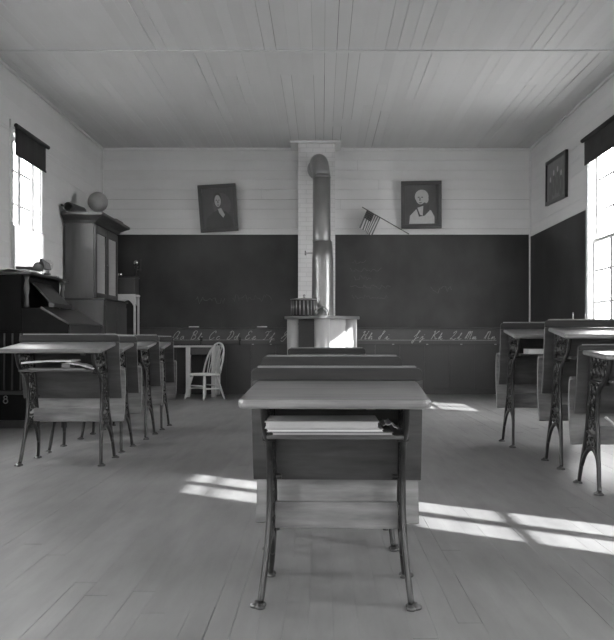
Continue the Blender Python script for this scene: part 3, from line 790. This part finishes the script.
# things on the organ
book((X_at(26, 9.1), 9.16, 1.652), .22, .24, .088, 'thick book lying left on the organ top', 'cover', 'paper2', rz=PI+.2)
sheet((-3.30, 8.79, 1.655), .45, .22, 'loose white papers along the near end of the organ top', rz=-.1, curl=.02, thick=.012)
sheet((-3.28, 9.7, 1.655), .36, .26, 'white papers with raised corners at the far end of the organ top', rz=.2, curl=.03, thick=.01)
book((-3.26, 9.42, 1.652), .22, .24, .02, 'thin book on the middle of the organ top', 'cover', 'paper', rz=-.1)
t = thing('work_gloves', 'crumpled dark grey glove heap on the organ top beside the glass globe', 'glove', (X_at(41, 9.0), 8.97, 1.68))
bm = NB()
for k in range(5):
    a = -.7+.35*k
    tube(bm, crom([(0, 0, .05), (.03+.02*k/4, math.sin(a)*.07, .12-.01*k), (.07, math.sin(a)*.1, .08), (.085, math.sin(a)*.11, .015)], 4), .016, 8, up=Vector((0, 1, 0)))
lathe(bm, [(0, 0), (.05, .0), (.06, .04), (.045, .08), (.02, .1), (0, .1)], (-.02, 0, 0), 12)
M['glove'] = mat('grey_leather', .12, .6, .5, (30, 30, 30))
obj('glove_fingers', bm, 'glove', t)
t = thing('glass_lamp', 'round glass globe standing on the organ top before the pale wall', 'lamp', (X_at(47.5, 9.4), 9.4, 1.674))
bm = NB(); lathe(bm, [(0, 0), (.04, 0), (.035, .02), (.02, .03), (.022, .045), (0, .046)], (0, 0, 0), 16); obj('globe_foot', bm, 'steel', t)
bm = NB(); R = .065
lathe(bm, [(.02, .045)]+[(R*math.sin(a*PI/10), .045+R-R*math.cos(a*PI/10)) for a in range(1, 9)]+[(.03, .175)], (0, 0, 0), 20); obj('glass_globe', bm, 'lampglass', t)
bm = NB(); lathe(bm, [(.012, .045), (.018, .08), (.014, .11), (0, .12)], (0, 0, 0), 10); obj('burner', bm, 'white', t)

# ------------------------------------------------------------------ tall cabinet
cb = thing('bookcase_cabinet', 'tall dark wooden bookcase with two glazed doors in the left corner', 'cabinet', (-3.5, 12.43, 0))
def CP(nm, bm, m='cabinet', bevel=.005, parent=cb):
    o = obj(nm, bm, m, parent, bevel)
    if parent is cb: o.location = (3.5, -12.43, 0)
    return o
CY0, CY1, CF = 11.78, 13.1, -3.28
bm = NB(); box(bm, -3.70, CF, CY0, CY0+.03, 1.52, 2.62); box(bm, -3.70, CF, CY1-.03, CY1, 1.52, 2.62); box(bm, -3.70, -3.68, CY0+.03, CY1-.03, 1.52, 2.62); box(bm, -3.70, CF, CY0+.03, CY1-.03, 2.59, 2.62)
for zz in (1.85, 2.2): box(bm, -3.68, CF-.03, CY0+.03, CY1-.03, zz, zz+.02)
CP('case', bm)
bm = NB(); box(bm, -3.70, -3.13, CY0-.005, CY1+.01, .02, 1.50); CP('lower_cupboard', bm)
bm = NB(); box(bm, -3.70, -3.10, CY0-.02, CY1+.03, 1.50, 1.525); CP('cupboard_ledge', bm, 'organ', .008)
bm = NB()
prof = [(0, 2.60), (.03, 2.60), (.05, 2.64), (.12, 2.68), (.17, 2.70), (.17, 2.74), (0, 2.74)]
a = [[bm.verts.new(p) for p in ((-3.70, CY0-e, z_), (CF+e, CY0-e, z_), (CF+e, CY1+e, z_), (-3.70, CY1+e, z_))] for e, z_ in prof]
for A, B in zip(a, a[1:]):
    for k in range(4): bm.faces.new((A[k], A[(k+1) % 4], B[(k+1) % 4], B[k]))
bm.faces.new(a[0]); bm.faces.new(a[-1][::-1]); CP('cornice', bm, 'cabinet', 0)
for i in range(2):
    ya = CY0+.015+i*.645; yb = ya+.64; s = .085
    bm = NB(); X0, X1 = CF+.002, CF+.026
    box(bm, X0, X1, ya, ya+s, 1.54, 2.58); box(bm, X0, X1, yb-s, yb, 1.54, 2.58); box(bm, X0, X1, ya+s, yb-s, 1.54, 1.61); box(bm, X0, X1, ya+s, yb-s, 2.47, 2.58)
    d = CP('door', bm)
    bm = NB(); box(bm, CF+.006, CF+.010, ya+s, yb-s, 1.61, 2.47); p = CP('door_pane', bm, 'curtpane', 0, d)
    bm = NB(); lathe(bm, [(0, 0), (.008, 0), (.012, .012), (0, .02)], (0, 0, 0), 10); q = CP('knob', bm, 'steel', 0, d)
    q.location = (X1, yb-.03 if i == 0 else ya+.03, 2.05); q.rotation_euler = (0, PI/2, 0)
    bm = NB(); box(bm, -3.128, -3.11, ya+.02, yb-.02, .15, 1.42); box(bm, -3.11, -3.105, ya+.10, yb-.10, .25, 1.32); CP('cupboard_door', bm)

# on the cabinet: globe, rolled map, box
t = thing('terrestrial_globe', 'round pale school globe on top of the bookcase', 'globe', (X_at(97, 12.2), 12.25, 2.742))
bm = NB(); lathe(bm, [(0, 0), (.09, 0), (.085, .015), (.03, .03), (.015, .09), (0, .095)], (0, 0, 0), 20); obj('globe_base', bm, 'frame', t)
bm = NB(); R = .15; lathe(bm, [(R*math.sin(a*PI/14), .24-R*math.cos(a*PI/14)) for a in range(15)], (0, 0, 0), 28)
o = obj('globe_ball', bm, 'globe', t)
t = thing('rolled_map', 'rolled wall chart lying on the bookcase with its open end facing forward', 'map roll', (-3.60, 11.62, 2.812), rot=(0, 0, 0))
bm = NB(); R = .065
P = [(0, 0, 0), (.025, .15, 0), (.045, .3, 0), (.07, .44, 0)]
sec = circ(R, 16)
P = [Vector(p) for p in P]; rings = []
for p in P:
    rings.append([[bm.verts.new((p.x+rr*math.cos(2*PI*k/16), p.y, p.z+rr*math.sin(2*PI*k/16))) for k in range(16)] for rr in (R, R-.008)])
for (A, A2), (B, B2) in zip(rings, rings[1:]):
    for k in range(16):
        j = (k+1) % 16
        bm.faces.new((A[k], A[j], B[j], B[k])); bm.faces.new((A2[k], B2[k], B2[j], A2[j]))
for (A, A2) in (rings[0], rings[-1]):
    for k in range(16):
        j = (k+1) % 16; bm.faces.new((A[k], A2[k], A2[j], A[j]))
M['maproll'] = mat('varnished_map_cloth', .08, .5, .3, (10, 10, 10)); obj('chart_roll', bm, 'maproll', t)
bm = NB(); tube(bm, [(-.085, -.02, .02), (-.08, .2, .02), (-.06, .42, .02)], .018, 8); obj('chart_stick', bm, 'darkwood', t)
bm = NB(); box(bm, -.14, .14, -.22, .22, 0, .035); o = tag(obj('flat_box', bm, 'maproll', bevel=.004), 'flat dark box lying behind the globe on the bookcase', 'box'); o.location = (-3.28, 12.75, 2.742)

# ------------------------------------------------------------------ white stand with wooden box and lamp
ws = thing('plant_stand', 'tall narrow white stand with curved apron between bookcase and blackboard', 'stand', (-3.21, 13.5, 0))
bm = NB(); box(bm, -.18, .18, -.16, .16, 1.63, 1.665); obj('stand_top', bm, 'white', ws, .004)
for sx in (-1, 1):
    for sy in (-1, 1):
        bm = NB(); box(bm, sx*.155-.016, sx*.155+.016, sy*.135-.016, sy*.135+.016, 0, 1.63); obj('leg', bm, 'white', ws, .003)
for sy in (-1, 1):
    bm = NB(); n = 10; vs = []
    for i in range(n+1):
        x = -.14+.28*i/n; d = .05+.11*abs(2*i/n-1)**2.5
        vs.append([bm.verts.new((x, sy*.135+q, z_)) for q in (-.008, .008) for z_ in (1.63, 1.63-d)])
    for A, B in zip(vs, vs[1:]):
        bm.faces.new((A[0], A[1], B[1], B[0])); bm.faces.new((A[2], B[2], B[3], A[3])); bm.faces.new((A[1], A[3], B[3], B[1]))
    obj('apron', bm, 'white', ws)
t = thing('wooden_box', 'plain wooden box on the tall white stand', 'box', (-3.21, 13.5, 1.666))
bm = NB(); box(bm, -.165, .165, -.14, .14, 0, .26); obj('box_body', bm, 'cabinet', t, .006)
bm = NB(); box(bm, -.172, .172, -.147, .147, .262, .285); obj('box_lid', bm, 'cabinet', t, .005)
t = thing('oil_lamp', 'small lamp with shining ball on top of the wooden box', 'lamp', (-3.06, 13.5, 1.952))
bm = NB(); lathe(bm, [(0, 0), (.05, 0), (.045, .01), (.012, .03), (.01, .14), (.03, .15), (.035, .18), (0, .19)], (0, 0, 0), 16); obj('lamp_base', bm, 'stoveiron', t)
bm = NB(); R = .042; lathe(bm, [(R*math.sin(a*PI/10), .235-R*math.cos(a*PI/10)) for a in range(11)], (0, 0, 0), 18)
M['shiny'] = mat('polished_nickel', .7, .15, metal=1.0); obj('lamp_ball', bm, 'shiny', t)
bm = NB(); tube(bm, [(.075, 0, .1), (.075, 0, .30)], .01, 8); tube(bm, [(.01, 0, .12), (.075, 0, .12)], .008, 6, up=Vector((0, 0, 1))); tube(bm, [(.05, 0, .28), (.09, 0, .28)], .006, 6, up=Vector((0, 0, 1))); obj('lamp_arm', bm, 'stoveiron', t)
t = thing('brass_cup', 'small shiny cup on the left of the wooden box', 'cup', (-3.31, 13.46, 1.952))
bm = NB(); lathe(bm, [(0, 0), (.025, 0), (.035, .03), (.04, .06), (.034, .06), (.025, .02), (0, .015)], (0, 0, 0), 14); obj('cup_body', bm, 'shiny', t)
bm = NB(); tube(bm, crom([(-.035, 0, .05), (-.06, 0, .045), (-.06, 0, .02), (-.033, 0, .02)], 4), .004, 6, up=Vector((0, 1, 0))); obj('cup_handle', bm, 'shiny', t)

# ------------------------------------------------------------------ white table and bow back chair
tb = thing('side_table', 'white table with slender legs against the wainscot behind the white chair', 'table', (-2.02, 13.45, 0))
bm = NB(); box(bm, -.40, .37, -.33, .33, .80, .825); obj('table_top', bm, 'white', tb, .006)
for sx, q in ((-.13, 0), (.28, 0)):
    for sy in (-.27, .27):
        bm = NB(); sx = -.21 if (sy > 0 and sx < 0) else sx; box(bm, sx-.035, sx+.035, sy-.035, sy+.035, 0, .80); obj('leg', bm, 'white', tb, .004)
bm = NB(); box(bm, -.095, .24, -.285, .27, .68, .80); obj('drawer_box', bm, 'cabinet', tb, .003)

ch = thing('windsor_chair', 'white bow back chair with spindles beside the white table', 'chair', (-1.825, 12.74, 0), rz=math.radians(-40)); ch.scale = (1.03, 1.03, .96)
# local: front = -Y
bm = NB(); ol = []
for k in range(24):
    a = 2*PI*k/24; ol.append((.215*math.copysign(abs(math.cos(a))**.8, math.cos(a)), .20*math.copysign(abs(math.sin(a))**.8, math.sin(a))))
slab(bm, ol, .385, .42); obj('seat', bm, 'white', ch, .01)
feet = {}
for sx in (-1, 1):
    for sy in (-1, 1):
        bm = NB(); top = Vector((sx*.13, sy*.12, .385)); ft = Vector((sx*.215, sy*.21, 0)); feet[sx, sy] = (top, ft)
        P = [top+(ft-top)*q for q in (0, .2, .5, .8, 1)]; tube(bm, P, .018, 10, scales=[.8, 1.1, .9, 1.0, .7]); obj('leg', bm, 'white', ch)
def on(sx, sy, q): a, b = feet[sx, sy]; return a+(b-a)*q
for (p, q) in ((on(-1, -1, .55), on(-1, 1, .55)), (on(1, -1, .55), on(1, 1, .55)), (on(-1, -1, .42), on(1, -1, .42)), (on(-1, 1, .42), on(1, 1, .42)), ((on(-1, -1, .55)+on(-1, 1, .55))/2, (on(1, -1, .55)+on(1, 1, .55))/2)):
    bm = NB(); tube(bm, [p, (p+q)/2, q], .010, 8, scales=[.8, 1.2, .8], up=Vector((0, 0, 1))); obj('stretcher', bm, 'white', ch)
bm = NB(); P = []
def bow(a): return Vector((.185*math.cos(a)*(1+.12*math.sin(a)), .14+.16*math.sin(a)**.8 if math.sin(a) > 0 else .14, .41+.50*max(math.sin(a), 0)**.75))
P = [bow(PI*k/24) for k in range(25)]
tube(bm, P, .014, 8, up=Vector((0, 1, 0))); obj('bow', bm, 'white', ch)
for k in range(6):
    f = -.78+1.56*k/5; bx = .13*f*1.05
    # find bow point at this x
    a = min((abs(bow(PI*j/60).x-bx*1.35), j) for j in range(8, 53))[1]
    top = bow(PI*a/60); bm = NB(); base = Vector((bx, .15, .415))
    tube(bm, [base, (base+top)/2, top], .007, 6, scales=[1, 1.2, .8]); obj('spindle', bm, 'white', ch)

# ------------------------------------------------------------------ pictures
def portrait(px, py, w, h, roll, lean, label, light_hair):
    t = thing('framed_portrait', label, 'picture', (X_at(px, 13.82), 13.80-.02, EYE+(338-py)/820*13.82), group='framed portraits on the end wall')
    t.rotation_euler = Euler((-lean, -roll, 0)) if False else (Matrix.Rotation(lean, 3, 'X') @ Matrix.Rotation(-roll, 3, 'Y')).to_euler()
    fw = .065; bm = NB()
    box(bm, -w/2, w/2, -.03, .01, h/2-fw, h/2); box(bm, -w/2, w/2, -.03, .01, -h/2, -h/2+fw); box(bm, -w/2, -w/2+fw, -.03, .01, -h/2+fw, h/2-fw); box(bm, w/2-fw, w/2, -.03, .01, -h/2+fw, h/2-fw)
    obj('picture_frame', bm, 'frame', t, .006)
    a, b = w/2-fw, h/2-fw
    bm = NB(); box(bm, -a, a, -.008, .005, -b, b, 0)
    def poly(pts, y, mi):
        vs = [bm.verts.new((x*a, y, z*b)) for x, z in pts]; vb = [bm.verts.new((x*a, y+.0008, z*b)) for x, z in pts]
        bm.faces.new(vs).material_index = mi
        for i in range(len(vs)): bm.faces.new((vs[i], vs[(i+1) % len(vs)], vb[(i+1) % len(vs)], vb[i])).material_index = mi
    def ell(cx, cz, rx, rz, n=18): return [(cx+rx*math.cos(2*PI*k/n), cz+rz*math.sin(2*PI*k/n)) for k in range(n)]
    if light_hair:   # pale haired sitter, pale unfinished lower part
        poly([(-.75, -.95), (-.7, -.55), (-.35, -.25), (.1, -.1), (.6, -.3), (.8, -.6), (.8, -.95)], -.009, 3)
        poly([(-.15, -.6), (-.3, -.2), (0, .05), (.45, 0), (.5, -.3), (.2, -.55)], -.010, 1)
        poly([(-.25, -.15), (-.08, -.5), (.08, -.55), (.12, -.05)], -.011, 3)
        poly(ell(.02, .42, .42, .34), -.0115, 3); poly(ell(-.05, .34, .29, .32), -.0125, 4)
        poly(ell(.3, .28, .14, .2), -.0118, 3)
        for ex in (-.17, .05): poly(ell(ex, .38, .06, .03, 8), -.0135, 1)
        poly([(-.12, .36), (-.04, .36), (-.05, .2), (-.14, .2)], -.0133, 2); poly([(-.16, .12), (.04, .12), (.0, .08), (-.12, .08)], -.0135, 1)
    else:            # dark coated sitter with pale shirt front
        poly(ell(.25, .15, .6, .6), -.009, 2)
        poly([(-.9, -1), (-.8, -.5), (-.35, -.2), (.1, -.05), (.5, -.2), (.85, -.5), (.95, -1)], -.010, 1)
        poly([(-.02, -.05), (.2, .0), (.42, -.35), (.3, -.5), (.05, -.25)], -.011, 3)
        poly(ell(-.02, .44, .27, .36), -.0115, 1); poly(ell(.0, .36, .21, .30), -.0125, 4)
        for ex in (-.08, .09): poly(ell(ex, .4, .045, .025, 8), -.0135, 1)
        poly([(-.02, .38), (.04, .38), (.06, .24), (-.02, .24)], -.0133, 2); poly([(-.06, .17), (.1, .17), (.07, .13), (-.03, .13)], -.0135, 1)
    obj('portrait_print', bm, ['tone2', 'tone1', 'halo' if not light_hair else 'tone4', 'tone3', 'tone3'], t)
    return t
portrait(218.5, 208.5, .64, .79, math.radians(3.3), math.radians(6), 'tilted dark framed portrait of a dark coated man left of the chimney', False)
portrait(421, 205.2, .68, .79, math.radians(1.0), math.radians(6), 'dark framed portrait of a pale haired man right of the chimney', True)
# print on right wall
t = thing('framed_print', 'dark framed group picture hanging on the right wall above the blackboard', 'picture', (XR-.03, 12.30, 3.335), rot=(0.03, 0, 0))
bm = NB(); w, h, fw = 1.06, .68, .055
def rb(bm, ya, yb, za, zb, x0, x1, mi=0): box(bm, x0, x1, ya, yb, za, zb, mi)
rb(bm, -w/2, w/2, h/2-fw, h/2, -.02, .025); rb(bm, -w/2, w/2, -h/2, -h/2+fw, -.02, .025); rb(bm, -w/2, -w/2+fw, -h/2+fw, h/2-fw, -.02, .025); rb(bm, w/2-fw, w/2, -h/2+fw, h/2-fw, -.02, .025)
obj('picture_frame', bm, 'frame', t, .005)
bm = NB(); rb(bm, -w/2+fw, w/2-fw, -h/2+fw, h/2-fw, -.004, .01)
rnd = random.Random(3)
def blob(cy, cz, ry, rz, mi, x):
    n = 12; vs = [bm.verts.new((x, cy+ry*math.cos(2*PI*k/n)*(1+.2*rnd.random()), cz+rz*math.sin(2*PI*k/n)*(1+.2*rnd.random()))) for k in range(n)]
    vb = [bm.verts.new((x+.0008, v.co.y, v.co.z)) for v in vs]
    bm.faces.new(vs).material_index = mi
    for i in range(n): bm.faces.new((vs[i], vs[(i+1) % n], vb[(i+1) % n], vb[i])).material_index = mi
for cy, cz in ((-.28, -.08), (-.1, .0), (.1, -.02), (.28, -.1)):
    blob(cy, cz-.06, .09, .16, 1, -.0055); blob(cy, cz+.13, .03, .04, 3, -.007); blob(cy+.02, cz-.03, .02, .07, 2, -.0075)
obj('group_print', bm, ['tone4', 'halo', 'tone4', 'tone3'], t)

# ------------------------------------------------------------------ small flag
A = Vector((X_at(363, 13.66), 13.62, EYE+(338-208)/820*13.66)); B = Vector((X_at(409, 13.86), 13.868, EYE+(338-234)/820*13.86))
fl = thing('small_flag', 'small striped and starred flag hanging from a slanting stick beside the right portrait', 'flag', tuple(A))
bm = NB(); tube(bm, [Vector((0, 0, 0))-(B-A)*.02, (B-A)], .008, 8, up=Vector((0, 1, 0))); obj('flag_stick', bm, 'maproll', fl)
M['flagdark'] = mat('flag_red_stripe', .10, .8); M['flaglight'] = mat('flag_white_stripe', .42, .8); M['flagblue'] = mat('flag_blue_canton', .04, .8)
bm = NB(); D = (B-A); Lh = D.length; d = D/Lh
# the hoist lies along the stick; cloth falls to the lower left
hl = .27; fall = Vector((-.13, -.01, -.30)); NS, NF = 13, 16
def fp(u, v):
    p = d*(.075+hl*u) + fall*v
    p.z -= .02*math.sin(PI*u)*v; p.y += .02*math.sin(v*7+u*3)-.02*v; p.x += .02*math.sin(u*6)*v
    return p
for side, off in ((0, 0), (1, .0015)):
    g = [[bm.verts.new(fp(i/NS, j/NF)+Vector((0, off, 0))) for j in range(NF+1)] for i in range(NS+1)]
    for i in range(NS):
        for j in range(NF):
            f = bm.faces.new((g[i][j], g[i+1][j], g[i+1][j+1], g[i][j+1]))
            f.material_index = 2 if (i < 7 and j < 7) else (0 if i % 2 == 0 else 1)
    if side == 0:
        for si in range(6):
            for sj in range(4):
                c = fp((si+.6)/NS*1.08, (sj*1.6+.9)/NF)+Vector((0, -.0015, 0)); r = .006; vs = []
                for q in range(10):
                    rr = r if q % 2 == 0 else r*.42; vs.append(bm.verts.new(c+Vector((rr*math.sin(q*PI/5), 0, rr*math.cos(q*PI/5)))))
                bm.faces.new(vs).material_index = 1
obj('flag_cloth', bm, ['flagdark', 'flaglight', 'flagblue'], fl)
